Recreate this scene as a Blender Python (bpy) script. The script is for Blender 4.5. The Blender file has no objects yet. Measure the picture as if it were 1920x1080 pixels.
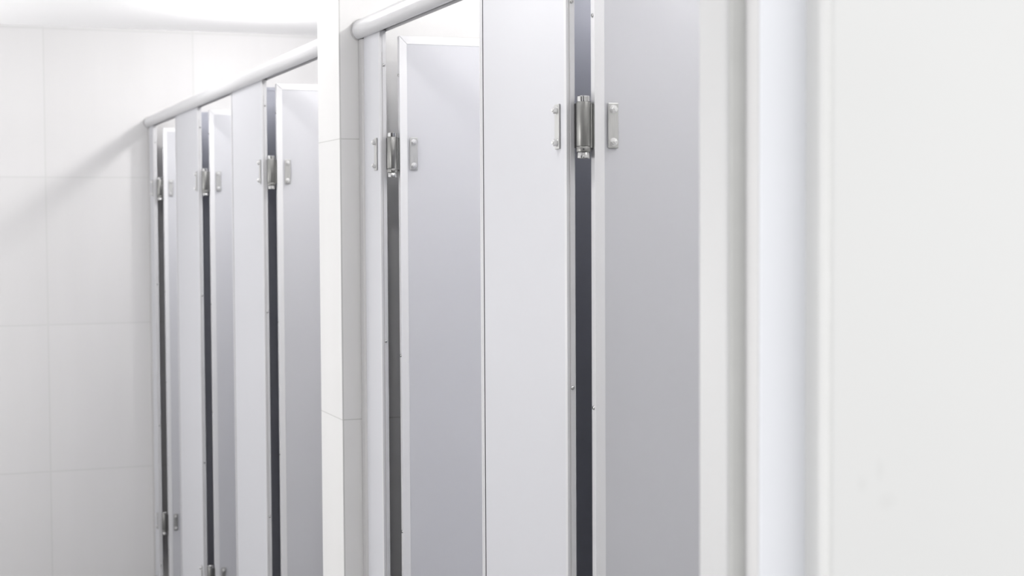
import bpy, bmesh, math
from mathutils import Matrix, Vector

S = bpy.context.scene
COL = S.collection

# ------------------------------------------------------------------ measures
D = 0.925            # partition plane (stalls lie at x > D), corridor runs along +Y
T = 0.0125           # panel thickness
CAM_H = 1.61
Z0, ZT = 0.12, 2.013  # pilaster bottom / top
LEAF_T = 2.0          # top of the door leaves
YW = 6.86             # far wall
CEIL = 2.42

# ------------------------------------------------------------------ materials
def new_mat(name):
    m = bpy.data.materials.new(name); m.use_nodes = True
    nt = m.node_tree
    return m, nt, nt.nodes['Principled BSDF']

def plain(name, col, rough=0.5, metal=0.0, spec=0.4, var=0.02, scale=40.0, stretch=(1, 1, 1), bump=0.0):
    m, nt, b = new_mat(name)
    tc = nt.nodes.new('ShaderNodeTexCoord'); mp = nt.nodes.new('ShaderNodeMapping')
    mp.inputs['Scale'].default_value = stretch
    nz = nt.nodes.new('ShaderNodeTexNoise'); nz.inputs['Scale'].default_value = scale; nz.inputs['Detail'].default_value = 3
    rp = nt.nodes.new('ShaderNodeValToRGB')
    rp.color_ramp.elements[0].position = 0.3; rp.color_ramp.elements[1].position = 0.7
    rp.color_ramp.elements[0].color = (*[c * (1 - var) for c in col], 1)
    rp.color_ramp.elements[1].color = (*[min(1, c * (1 + var)) for c in col], 1)
    nt.links.new(tc.outputs['Object'], mp.inputs['Vector']); nt.links.new(mp.outputs['Vector'], nz.inputs['Vector'])
    nt.links.new(nz.outputs['Fac'], rp.inputs['Fac']); nt.links.new(rp.outputs['Color'], b.inputs['Base Color'])
    b.inputs['Roughness'].default_value = rough; b.inputs['Metallic'].default_value = metal
    b.inputs['Specular IOR Level'].default_value = spec
    if bump:
        bp = nt.nodes.new('ShaderNodeBump'); bp.inputs['Strength'].default_value = bump; bp.inputs['Distance'].default_value = 0.001
        nt.links.new(nz.outputs['Fac'], bp.inputs['Height']); nt.links.new(bp.outputs['Normal'], b.inputs['Normal'])
    return m

def tiled(name, col, joint, axis, x0, z0=1.80, size=0.61, jw=0.004, var=0.03):
    """large wall tiles: joints every `size` along the wall axis and z, tile to tile tone, faint vertical streaks"""
    m, nt, b = new_mat(name)
    N, L = nt.nodes.new, nt.links.new
    tc = N('ShaderNodeTexCoord'); sp = N('ShaderNodeSeparateXYZ'); L(tc.outputs['Object'], sp.inputs[0])
    def math_(op, a, bb):
        n = N('ShaderNodeMath'); n.operation = op
        for i, v in enumerate((a, bb)):
            if v is None: continue
            if isinstance(v, (int, float)): n.inputs[i].default_value = v
            else: L(v, n.inputs[i])
        return n.outputs[0]
    def cell(sock, o):
        u = math_('DIVIDE', math_('SUBTRACT', sock, o - 100 * size), size)
        fl = math_('FLOOR', u, None); fr = math_('SUBTRACT', u, fl)
        near = math_('MINIMUM', fr, math_('SUBTRACT', 1.0, fr))
        return fl, math_('LESS_THAN', near, jw / 2 / size)
    fa, la = cell(sp.outputs[axis], x0); fz, lz = cell(sp.outputs['Z'], z0)
    line = math_('MAXIMUM', la, lz)
    cb = N('ShaderNodeCombineXYZ'); L(fa, cb.inputs[0]); L(fz, cb.inputs[1])
    wn = N('ShaderNodeTexWhiteNoise'); wn.noise_dimensions = '2D'; L(cb.outputs[0], wn.inputs['Vector'])
    mp = N('ShaderNodeMapping'); mp.inputs['Scale'].default_value = (7, 7, 0.7); L(tc.outputs['Object'], mp.inputs[0])
    nz = N('ShaderNodeTexNoise'); nz.inputs['Scale'].default_value = 1.6; nz.inputs['Detail'].default_value = 4; L(mp.outputs[0], nz.inputs['Vector'])
    tone = math_('ADD', math_('MULTIPLY', wn.outputs['Value'], 0.4), math_('MULTIPLY', nz.outputs['Fac'], 0.6))
    rp = N('ShaderNodeValToRGB'); L(tone, rp.inputs['Fac'])
    rp.color_ramp.elements[0].position = 0.2; rp.color_ramp.elements[1].position = 0.8
    rp.color_ramp.elements[0].color = (*[c * (1 - var) for c in col], 1)
    rp.color_ramp.elements[1].color = (*[min(1, c * (1 + var)) for c in col], 1)
    mx = N('ShaderNodeMix'); mx.data_type = 'RGBA'; L(line, mx.inputs['Factor'])
    L(rp.outputs['Color'], mx.inputs['A']); mx.inputs['B'].default_value = (*joint, 1)
    L(mx.outputs['Result'], b.inputs['Base Color'])
    b.inputs['Roughness'].default_value = 0.55; b.inputs['Specular IOR Level'].default_value = 0.3
    return m

PANEL = plain('panel_laminate', (0.46, 0.463, 0.49), 0.5, spec=0.3, var=0.008, scale=3)
DIVID = plain('divider_laminate', (0.37, 0.38, 0.43), 0.5, spec=0.3, var=0.01, scale=3)
ALU = plain('white_aluminium', (0.60, 0.60, 0.615), 0.38, spec=0.5, var=0.01, scale=8, stretch=(8, 8, 0.5))
PROF = plain('panel_edging', (0.475, 0.475, 0.49), 0.4, spec=0.45, var=0.01, scale=8, stretch=(8, 8, 0.5))
ALUG = plain('grey_aluminium', (0.38, 0.375, 0.38), 0.5, spec=0.4, var=0.03, scale=8, stretch=(8, 8, 0.5))
RAIL = plain('rail_aluminium', (0.47, 0.47, 0.485), 0.3, spec=0.55, var=0.01, scale=8, stretch=(8, 0.5, 8))
STEEL = plain('brushed_steel', (0.21, 0.21, 0.205), 0.42, metal=1.0, var=0.10, scale=60, stretch=(6, 6, 0.4), bump=0.05)
CHROME = plain('polished_steel', (0.44, 0.44, 0.44), 0.16, metal=1.0, var=0.03, scale=30)
PLATE = plain('plate_steel', (0.43, 0.43, 0.425), 0.4, metal=0.8, var=0.05, scale=60, stretch=(6, 6, 0.6))
BOLT = plain('bolt_steel', (0.66, 0.66, 0.66), 0.28, metal=0.75, var=0.03, scale=30)
SHADESTEEL = plain('shaded_steel', (0.07, 0.07, 0.07), 0.35, metal=1.0, var=0.1, scale=60)  # shade beside the hinge barrel put into the bracket's colour
DARK = plain('recess_shade', (0.03, 0.03, 0.035), 0.7, var=0.1)  # shade inside joint, pin hole and rail slot put into the colour
RUBBER = plain('grey_rubber', (0.50, 0.50, 0.49), 0.75, spec=0.2, var=0.04, scale=20)
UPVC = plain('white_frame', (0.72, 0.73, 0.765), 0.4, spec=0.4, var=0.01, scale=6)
DARKWALL = plain('blocker_dark', (0.06, 0.06, 0.065), 0.7, spec=0.2)  # dark colour for unseen walls, chosen to cut entry light
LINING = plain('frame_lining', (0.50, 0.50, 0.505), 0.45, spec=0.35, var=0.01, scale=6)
SIDESHADE = plain('frame_side_shade', (0.58, 0.575, 0.58), 0.45, spec=0.35, var=0.01, scale=6)  # darker tone for the frame's side face, shade put into the colour
PAINT = plain('painted_plaster', (0.63, 0.63, 0.625), 0.7, spec=0.2, var=0.012, scale=2.2, bump=0.05)
CEILM = plain('ceiling_paint', (0.93, 0.93, 0.935), 0.8, spec=0.1, var=0.01, scale=2)
def add_marks(m, marks, depth):
    """small dirt marks of fixed place and size: (x, z, half width, half height)"""
    nt = m.node_tree; b = nt.nodes['Principled BSDF']; src = b.inputs['Base Color'].links[0].from_socket
    tc = nt.nodes.new('ShaderNodeTexCoord')
    for x, z, rx, rz in marks:
        mp = nt.nodes.new('ShaderNodeMapping'); mp.vector_type = 'TEXTURE'
        mp.inputs['Location'].default_value = (x, 1.13, z); mp.inputs['Scale'].default_value = (rx, 0.02, rz)
        ln = nt.nodes.new('ShaderNodeVectorMath'); ln.operation = 'LENGTH'
        mr = nt.nodes.new('ShaderNodeMapRange'); mr.inputs['From Min'].default_value = 0.2; mr.inputs['From Max'].default_value = 1.0
        mr.inputs['To Min'].default_value = depth; mr.inputs['To Max'].default_value = 0.0
        mx = nt.nodes.new('ShaderNodeMix'); mx.data_type = 'RGBA'; mx.inputs['B'].default_value = (0.35, 0.35, 0.34, 1)
        nt.links.new(tc.outputs['Object'], mp.inputs['Vector']); nt.links.new(mp.outputs['Vector'], ln.inputs[0])
        nt.links.new(ln.outputs['Value'], mr.inputs['Value']); nt.links.new(mr.outputs['Result'], mx.inputs['Factor'])
        nt.links.new(src, mx.inputs['A']); src = mx.outputs['Result']
    nt.links.new(src, b.inputs['Base Color'])
add_marks(PAINT, [(0.745, 1.402, 0.006, 0.013), (0.728, 1.391, 0.007, 0.009), (0.752, 1.375, 0.012, 0.010)], 0.07)
FLOORM = tiled('floor_tile', (0.38, 0.38, 0.38), (0.30, 0.30, 0.30), 'X', 0.5, z0=0.0)
TFAR = tiled('far_wall_tile', (0.55, 0.545, 0.55), (0.505, 0.505, 0.505), 'X', 0.505, jw=0.006)
TMID = tiled('cross_wall_tile', (0.60, 0.597, 0.597), (0.45, 0.45, 0.445), 'X', 0.8795, z0=1.792, size=0.621, jw=0.0024)
TSIDE = tiled('side_wall_tile', (0.70, 0.70, 0.70), (0.6, 0.6, 0.6), 'Y', 3.44)

# ------------------------------------------------------------------ mesh helpers
def box(bm, x0, x1, y0, y1, z0, z1):
    v = [bm.verts.new((x, y, z)) for z in (z0, z1) for y in (y0, y1) for x in (x0, x1)]
    for f in ((0, 2, 3, 1), (4, 5, 7, 6), (0, 1, 5, 4), (2, 6, 7, 3), (0, 4, 6, 2), (1, 3, 7, 5)):
        bm.faces.new([v[i] for i in f])
    return bm

def prism(bm, pts, a0, a1, axis='Z'):
    def P(p, a):
        return (p[0], p[1], a) if axis == 'Z' else (p[0], a, p[1]) if axis == 'Y' else (a, p[0], p[1])
    lo = [bm.verts.new(P(p, a0)) for p in pts]; hi = [bm.verts.new(P(p, a1)) for p in pts]
    n = len(pts)
    bm.faces.new(lo[::-1]); bm.faces.new(hi)
    for i in range(n):
        bm.faces.new((lo[i], lo[(i + 1) % n], hi[(i + 1) % n], hi[i]))
    return bm

def lathe(bm, prof, c=(0, 0, 0), axis='Z', n=32):
    """prof = [(radius, height), ...], closed with caps"""
    c = Vector(c)
    M = {'Z': Matrix.Identity(3), 'X': Matrix(((0, 0, 1), (1, 0, 0), (0, 1, 0))), 'Y': Matrix(((0, 1, 0), (0, 0, 1), (1, 0, 0)))}[axis]
    rings = []
    for r, h in prof:
        rings.append([bm.verts.new(c + M @ Vector((r * math.cos(2 * math.pi * (i + .5) / n), r * math.sin(2 * math.pi * (i + .5) / n), h))) for i in range(n)])
    for a, b in zip(rings, rings[1:]):
        for i in range(n):
            bm.faces.new((a[i], a[(i + 1) % n], b[(i + 1) % n], b[i]))
    bm.faces.new(rings[0][::-1]); bm.faces.new(rings[-1])
    return bm

def obj(name, bm, mat, parent=None, bevel=0.0, seg=2, smooth=False):
    bmesh.ops.recalc_face_normals(bm, faces=bm.faces[:])
    me = bpy.data.meshes.new(name); bm.to_mesh(me); bm.free()
    me.materials.append(mat)
    o = bpy.data.objects.new(name, me); COL.objects.link(o)
    if parent: o.parent = parent
    if smooth or bevel:
        for p in me.polygons: p.use_smooth = True
        me.set_sharp_from_angle(angle=math.radians(38))
    if bevel:
        md = o.modifiers.new('soft_edges', 'BEVEL'); md.width = bevel; md.segments = seg; md.limit_method = 'ANGLE'
        md.harden_normals = True
    return o

def thing(name, label, cat, loc, group=None):
    o = bpy.data.objects.new(name, None); COL.objects.link(o)
    o.empty_display_size = 0.05
    o.location = loc; o['label'] = label; o['category'] = cat
    o['kind'] = 'thing'
    if group: o['group'] = group
    return o

def struct(o, label=None):
    o['kind'] = 'structure'
    if label: o['label'] = label
    return o

def copy_part(o, parent, dz):
    c = o.copy(); COL.objects.link(c); c.parent = parent
    c.location = (o.location.x, o.location.y, o.location.z + dz)
    return c

B = bmesh.new

# ------------------------------------------------------------------ the room
struct(obj('floor', box(B(), -1.7, 2.3, -1.5, YW + .1, -0.1, 0.0), FLOORM), 'grey tiled restroom floor')
struct(obj('ceiling', box(B(), -1.7, 2.3, 1.13, YW + .1, CEIL, CEIL + .1), CEILM), 'plain white restroom ceiling')
struct(obj('wall_far', box(B(), -1.7, 2.3, YW, YW + .1, 0, CEIL), TFAR), 'pale tiled end wall of the corridor')
bm = B(); box(bm, -1.7, -1.6, 1.25, YW, 0, 0.75); box(bm, -1.7, -1.6, 1.25, YW, 2.34, CEIL)
for y0, y1 in ((1.25, 2.6), (3.15, 3.2), (4.85, 5.0), (6.6, YW)): box(bm, -1.7, -1.6, y0, y1, 0.75, 2.34)  # unseen window openings, added to let light onto the cubicle fronts
struct(obj('wall_left', bm, TSIDE), 'tiled wall along the corridor opposite the stalls, with window openings added for light')
struct(obj('wall_right', box(B(), 2.2, 2.3, 1.25, YW, 0, CEIL), TSIDE), 'pale tiled wall at the back of the stalls')
mid = obj('wall_middle', box(B(), 0.877, 2.2, 3.44, 3.636, 0, CEIL), TMID, bevel=0.0015)
struct(mid, 'tiled cross wall whose end stands as a pillar between the two runs of stalls')

struct(obj('wall_blocker', box(B(), -1.7, 0.45, -1.4, -1.3, 0, CEIL), DARKWALL), 'added dark wall behind the camera that blocks entry light')  # added out of view to keep light out of the hinge gaps
XE = 0.6972   # edge of the entrance wall opening
bm = B(); box(bm, XE, 2.3, 1.13, 1.25, 0, CEIL); box(bm, -0.27, XE, 1.13, 1.25, 2.10, CEIL)
struct(obj('wall_near', bm, PAINT, bevel=0.004), 'white painted entrance wall at the right')
struct(obj('wall_entrance', box(B(), -1.7, -0.27, 1.13, 1.25, 0, CEIL), DARKWALL), 'unseen wall left of the entrance doorway, made dark to cut stray light')  # unseen, darkened so less light bounces into the hinge gaps
# entrance door frame: stepped profile with a grey seal in the rebate
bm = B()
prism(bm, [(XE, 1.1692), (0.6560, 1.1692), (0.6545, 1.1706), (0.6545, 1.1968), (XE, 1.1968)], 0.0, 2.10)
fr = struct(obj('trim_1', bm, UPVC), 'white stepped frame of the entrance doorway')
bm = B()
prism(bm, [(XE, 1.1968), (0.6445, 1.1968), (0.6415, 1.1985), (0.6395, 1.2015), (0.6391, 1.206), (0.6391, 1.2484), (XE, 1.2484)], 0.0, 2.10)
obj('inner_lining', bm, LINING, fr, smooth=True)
obj('frame_side_shade', box(B(), 0.6536, 0.6545, 1.1712, 1.1934, 0.0, 2.09), SIDESHADE, fr)  # thin added cover carrying the shade of the side face
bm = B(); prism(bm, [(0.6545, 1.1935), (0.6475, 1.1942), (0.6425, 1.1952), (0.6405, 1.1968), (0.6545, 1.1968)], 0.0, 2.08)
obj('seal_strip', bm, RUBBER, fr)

# ------------------------------------------------------------------ small hardware
def bolt(axis, c, parent):
    """hexagonal nut on a washer with a bolt end in it, pointing along -axis"""
    bm = B()
    lathe(bm, [(0.0062, 0.0), (0.0062, -0.0010)], c, axis, 24)
    lathe(bm, [(0.0054, -0.0010), (0.0054, -0.0048), (0.0046, -0.0058)], c, axis, 6)
    lathe(bm, [(0.0027, -0.0052), (0.0027, -0.0074), (0.0020, -0.0080)], c, axis, 16)
    return obj('bolt', bm, BOLT, parent, smooth=True)

def screw(axis, c, parent):
    bm = B()
    lathe(bm, [(0.0034, 0.0), (0.0033, -0.0006), (0.0026, -0.0016), (0.0014, -0.0020), (0.0013, -0.0008)], c, axis, 16)
    return obj('screw', bm, CHROME, parent, smooth=True)

def pilaster(y_strike, y_jamb, label, upper_hinge=True, wall_side=False):
    """fixed front panel; the hinge edge is at y_jamb (towards the camera), origin at its foot"""
    t = thing('pilaster_panel', label, 'panel', (D, y_jamb, 0), 'pilaster panels of the toilet cubicles')
    w = y_strike - y_jamb
    ch = 0.031 if w > 0.16 else 0.022
    end = w - (ch if wall_side else 0.0238)
    obj('panel', box(B(), 0.0004, T - .0004, 0.010, end, Z0, ZT), PANEL, t)
    # hinge side edge profile: lip over the face, recessed half and raised half on the edge
    bm = B()
    prism(bm, [(-0.0006, 0.0075), (-0.0006, 0.0022), (0.0, 0.0012), (0.0052, 0.0012), (0.0056, 0.0), (T, 0.0),
               (T + .0008, 0.0008), (T + .0008, 0.0115), (0.0004, 0.0115), (0.0002, 0.0075)], Z0, ZT)
    ep = obj('edge_profile', bm, PROF, t)
    obj('groove_strip', prism(B(), [(0.0036, 0.0012), (0.0036, 0.0007), (0.0052, 0.0007), (0.0052, 0.0012)], Z0 + .05, 1.968), ALUG, t)
    for z in (1.94, 1.355, 0.768, 0.182):
        screw('Y', (0.0078, 0.0, z), ep)
    if wall_side:
        bm = B()
        prism(bm, [(0.0, w - ch), (-0.0035, w - ch + .004), (-0.0035, w), (T + .0035, w), (T + .0035, w - ch)], Z0, ZT - .004)
        obj('wall_channel', bm, ALUG, t)
    else:
        # strike side profile: rounded nose, joint to the panel filled dark as its shade
        bm = B()
        prism(bm, [(0.0, w - .0195), (0.0, w - .0125), (0.0009, w - .0118), (0.0009, w - .0108), (0.0, w - .0100), (0.0, w - .004), (0.0012, w - .0012), (0.004, w), (T - .002, w), (T, w - .002), (T, w - .0195)], Z0, ZT)
        obj('edge_profile', bm, PROF, t)
        obj('joint_shade', box(B(), 0.0005, T - .002, w - .0234, w - .0195, Z0, ZT), DARK, t)
    # foot
    bm = B(); lathe(bm, [(0.022, 0), (0.022, .006), (0.009, .012), (0.009, Z0)], (T / 2, w / 2, 0), 'Z', 24)
    obj('foot', bm, CHROME, t, smooth=True)
    # clamp plates of the two hinges
    for dz in (0.0, -1.389):
        bm = B(); box(bm, -0.0028, 0.0, 0.0262, 0.0448, 1.719 + dz, 1.788 + dz)
        p = obj('hinge_plate', bm, PLATE, t, bevel=0.0012)
        for z in (1.7785, 1.7290):
            bolt('X', (-0.0028, 0.0352, z + dz), p)
    return t

def hinge(dz, t, w):
    """spring barrel hinge at the pivot, its bracket, cap, collar and the clamp plate on the leaf"""
    bm = B()
    lathe(bm, [(0.0106, 1.7215), (0.0110, 1.7222), (0.0110, 1.7872), (0.0106, 1.788)], (0, 0, dz), 'Z', 40)
    h = obj('hinge', bm, STEEL, t, smooth=True)
    bm = B()
    lathe(bm, [(0.0100, 1.7885), (0.0101, 1.7905), (0.0101, 1.7960), (0.0090, 1.7972)], (0, 0, dz), 'Z', 32)
    obj('cap', bm, CHROME, h, smooth=True)
    bm = B()
    lathe(bm, [(0.0090, 1.7028), (0.0101, 1.7040), (0.0101, 1.7118), (0.0098, 1.7122)], (0, 0, dz), 'Z', 32)
    obj('cap', bm, CHROME, h, smooth=True)
    bm = B()
    lathe(bm, [(0.0108, 1.7128), (0.0112, 1.7134), (0.0112, 1.7203), (0.0108, 1.7209)], (0, 0, dz), 'Z', 40)
    c = obj('collar', bm, STEEL, h, smooth=True)
    a = math.radians(246)
    bm = B()
    bm2 = bmesh.ops.create_cone(bm, cap_ends=True, segments=16, radius1=0.0013, radius2=0.0013, depth=0.001,
                                matrix=Matrix.Translation((0.0111 * math.cos(a), 0.0111 * math.sin(a), 1.7168 + dz)) @ Matrix.Rotation(a, 4, 'Z') @ Matrix.Rotation(math.pi / 2, 4, 'Y'))
    obj('pin_hole', bm, DARK, h)
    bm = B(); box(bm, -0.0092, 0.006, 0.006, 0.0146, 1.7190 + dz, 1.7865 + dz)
    obj('jamb_bracket', bm, SHADESTEEL, h, bevel=0.0006)
    bm = B()
    box(bm, 0.0080, 0.0128, -0.0052, 0.0030, 1.7185 + dz, 1.7865 + dz)
    box(bm, 0.0131, 0.0149, -0.0066, 0.0060, 1.7175 + dz, 1.7855 + dz)
    obj('leaf_bracket', bm, STEEL, h, bevel=0.0005)
    bm = B(); box(bm, 0.0360, 0.0530, -0.0108, -0.0082, 1.7185 + dz, 1.7870 + dz)
    p = obj('hinge_plate', bm, PLATE, t, bevel=0.0012)
    for z in (1.7775, 1.7280):
        bolt('Y', (0.0445, -0.0108, z + dz), p)
    return h

def cubicle_door(y_jamb, width, label):
    """door leaf standing open into the stall at a right angle; origin at the pivot's foot"""
    t = thing('cubicle_door', label, 'door', (D + 0.021, y_jamb - 0.015, 0), 'open doors of the toilet cubicles')
    x0, x1, h, e = 0.015, 0.015 + width, 0.0071, 0.0165
    zb = 0.11
    obj('panel', box(B(), x0 + e - .004, x1 - e + .004, -h + .0008, h - .0008, zb + e - .004, LEAF_T - e + .004), PANEL, t)
    def mitred(a, b, c, d):
        bm = B(); prism(bm, [a, b, c, d], -h, h, 'Y')
        return obj('edge_profile', bm, ALU, t, bevel=0.0006)
    g = 0.00025
    st = mitred((x0, zb), (x0 + e, zb + e), (x0 + e, LEAF_T - e - g), (x0, LEAF_T - g))
    mitred((x0 + g, LEAF_T), (x0 + e + g, LEAF_T - e), (x1 - e - g, LEAF_T - e), (x1 - g, LEAF_T))
    mitred((x1, LEAF_T - g), (x1 - e, LEAF_T - e - g), (x1 - e, zb + e), (x1, zb))
    mitred((x0 + g, zb), (x1 - g, zb), (x1 - e - g, zb + e), (x0 + e + g, zb + e))
    for z in (1.918, 1.325, 0.948, 0.25):
        screw('X', (x0, -0.001, z), st)
    for dz in (0.0, -1.389):
        hinge(dz, t, width)
    return t

# ------------------------------------------------------------------ cubicle fronts
pilaster(YW - .002, 6.715, 'narrow white filler panel in the corner against the tiled far wall', wall_side=True)
pilaster(6.106 + .0195, 5.608, 'white fixed panel just right of the farthest open door')
pilaster(4.968 + .0195, 4.504, 'white fixed panel left of the open door that hides behind the tiled pillar')
pilaster(3.438, 3.277, 'narrow white fixed panel joined to the right side of the tiled pillar', wall_side=True)
pilaster(2.627 + .0195, 2.244, 'wide white fixed panel in the foreground, centre of the photo')

cubicle_door(6.715, 0.575, 'farthest open white cubicle door, a sliver beside the corner of the far wall')
cubicle_door(5.608, 0.60, 'second farthest open white cubicle door, middle one left of the tiled pillar')
cubicle_door(4.504, 0.60, 'open white cubicle door whose right edge hides behind the tiled pillar')
cubicle_door(3.277, 0.62, 'open white cubicle door with mitred top corner just right of the tiled pillar')
cubicle_door(2.244, 0.60, 'nearest open cubicle door, widest and greyest, cut off by the entrance frame')

# stall dividers behind the pilasters
def divider(y, label):
    t = thing('divider_panel', label, 'panel', (D + T, y, 0), 'dividers between the toilet stalls')
    obj('panel', box(B(), 0.0, 2.2 - D - T - .001, -.006, .006, Z0, 1.99), DIVID, t)
    obj('edge_profile', box(B(), 0.0, 2.2 - D - T - .001, -.0072, .0072, 1.99, 2.0), DIVID, t)
divider(5.71, 'blue grey stall divider seen through the hinge gap of the second farthest door')
divider(4.61, 'blue grey stall divider seen through the hinge gap left of the tiled pillar')
divider(2.41, 'blue grey stall divider seen through the hinge gap of the nearest door')

# ------------------------------------------------------------------ head rails
def head_rail(y0, y1, label, cap_y):
    t = thing('head_rail', label, 'rail', (D, y0, 0), 'round head rails over the cubicles')
    cx, cz, r, zb = 0.004, 2.031, 0.023, 2.0105
    a0 = math.acos((cz - zb) / r)
    pts = []
    n = 40
    for i in range(n + 1):          # round part, from the lower right over the top to the lower left
        a = -math.pi / 2 + a0 + (2 * math.pi - 2 * a0) * i / n
        pts.append((cx + r * math.cos(a), cz + r * math.sin(a)))
    pts += [(-0.0022, zb), (-0.0022, zb + .013), (T + .0016, zb + .013), (T + .0016, zb)]
    bm = B(); prism(bm, pts, 0.0, y1 - y0, 'Y')
    obj('tube', bm, RAIL, t, smooth=True)
    obj('slot_shade', box(B(), -0.0020, T + .0014, .004, y1 - y0 - .004, zb + .0118, zb + .0128), DARK, t)  # dark sheet standing for the shade inside the rail's slot
    for c in cap_y:
        bm = B(); lathe(bm, [(0.0243, 0.0), (0.0250, .0008), (0.0250, .0045), (0.0243, .0055)], (cx, c, cz), 'Y', 40)
        obj('end_cap', bm, ALUG, t, smooth=True)
    return t
head_rail(3.637, YW - .001, 'long white round rail over the far doors, running into the far wall', (3.2130 + .004, 0.001))
head_rail(1.252, 3.439, 'near white round rail ending in a grey collar on the tiled pillar', (2.1808, 0.001))

# ------------------------------------------------------------------ lamps and added fill lights
def lamp(x, y, z, w, r=0.05, col=(1, 0.985, 0.97)):
    l = bpy.data.lights.new('lamp_or_fill', 'POINT'); l.energy = w; l.shadow_soft_size = r; l.color = col
    o = bpy.data.objects.new('lamp_or_fill', l); COL.objects.link(o); o.location = (x, y, z)  # serves the ceiling lamps and the added fills below
def tube(x, z, y0, y1, watts_per_metre, step=0.2, r=0.035):
    n = max(2, round((y1 - y0) / step))
    for i in range(n):
        lamp(x, y0 + (i + .5) * (y1 - y0) / n, z, watts_per_metre * (y1 - y0) / n, r=r)
tube(1.30, 2.32, 3.80, 4.42, 18.0, step=0.1)
tube(1.30, 2.32, 4.90, 5.50, 17.0, step=0.1)
lamp(1.30, 6.02, 2.32, 15.0)
tube(1.30, 2.32, 1.40, 2.16, 12.0, step=0.1)
tube(1.30, 2.32, 2.46, 3.18, 13.0, step=0.1)
for y, e in ((2.20, 8.5), (4.0, 7.0), (5.05, 7.0)): lamp(0.575, y, 2.36, e, r=0.025)
def uplight(x, y, z, sx, sy, watts):  # added unseen fill aimed up to brighten the ceiling
    l = bpy.data.lights.new('ceiling_fill', 'AREA'); l.shape = 'RECTANGLE'; l.size = sx; l.size_y = sy; l.energy = watts
    o = bpy.data.objects.new('ceiling_fill', l); COL.objects.link(o); o.location = (x, y, z); o.rotation_euler = (math.pi, 0, 0)
uplight(-0.35, 5.0, 1.95, 0.8, 3.6, 7.0)
lamp(-1.1, 5.7, 1.3, 40.0, r=0.15)  # added unseen fill for the far wall and far fronts
lamp(-1.25, 2.2, 1.3, 50.0, r=0.15)  # added unseen fill for the near fronts and the pillar
lamp(2.0, 2.6, 1.10, 10.0, r=0.15)  # added fill inside the stall, brightens the door right of the pillar
lamp(2.0, 1.7, 1.10, 4.5, r=0.15)  # added fill inside the nearest stall, brightens its door

w = bpy.data.worlds.new('World'); S.world = w; w.use_nodes = True
w.node_tree.nodes['Background'].inputs['Color'].default_value = (1.0, 1.0, 1.0, 1)
w.node_tree.nodes['Background'].inputs['Strength'].default_value = 1.80

# ------------------------------------------------------------------ camera
cam = bpy.data.cameras.new('camera'); co = bpy.data.objects.new('camera', cam); COL.objects.link(co)
F = 3000.0
cam.sensor_width = 36.0; cam.lens = F * 36.0 / 1920.0; cam.clip_start = 0.05
vy = Vector((-1118.0, 120.0, -F)).normalized()
up = Vector((-290.0, 66460.0, F)); up = (up - vy * up.dot(vy)).normalized()
vx = vy.cross(up)
# rows of the camera-to-world rotation: world axes seen from the camera
R = Matrix((vx, vy, up))
co.matrix_world = Matrix.Translation((0, 0, CAM_H)) @ R.to_4x4()
cam.dof.use_dof = True; cam.dof.focus_distance = 2.85; cam.dof.aperture_fstop = 8.0
S.camera = co

S.cycles.max_bounces = 16; S.cycles.diffuse_bounces = 10; S.cycles.glossy_bounces = 6
vs = S.view_settings
vs.view_transform = 'Standard'; vs.look = 'None'; vs.gamma = 1.0; vs.exposure = 0.0; vs.use_curve_mapping = False
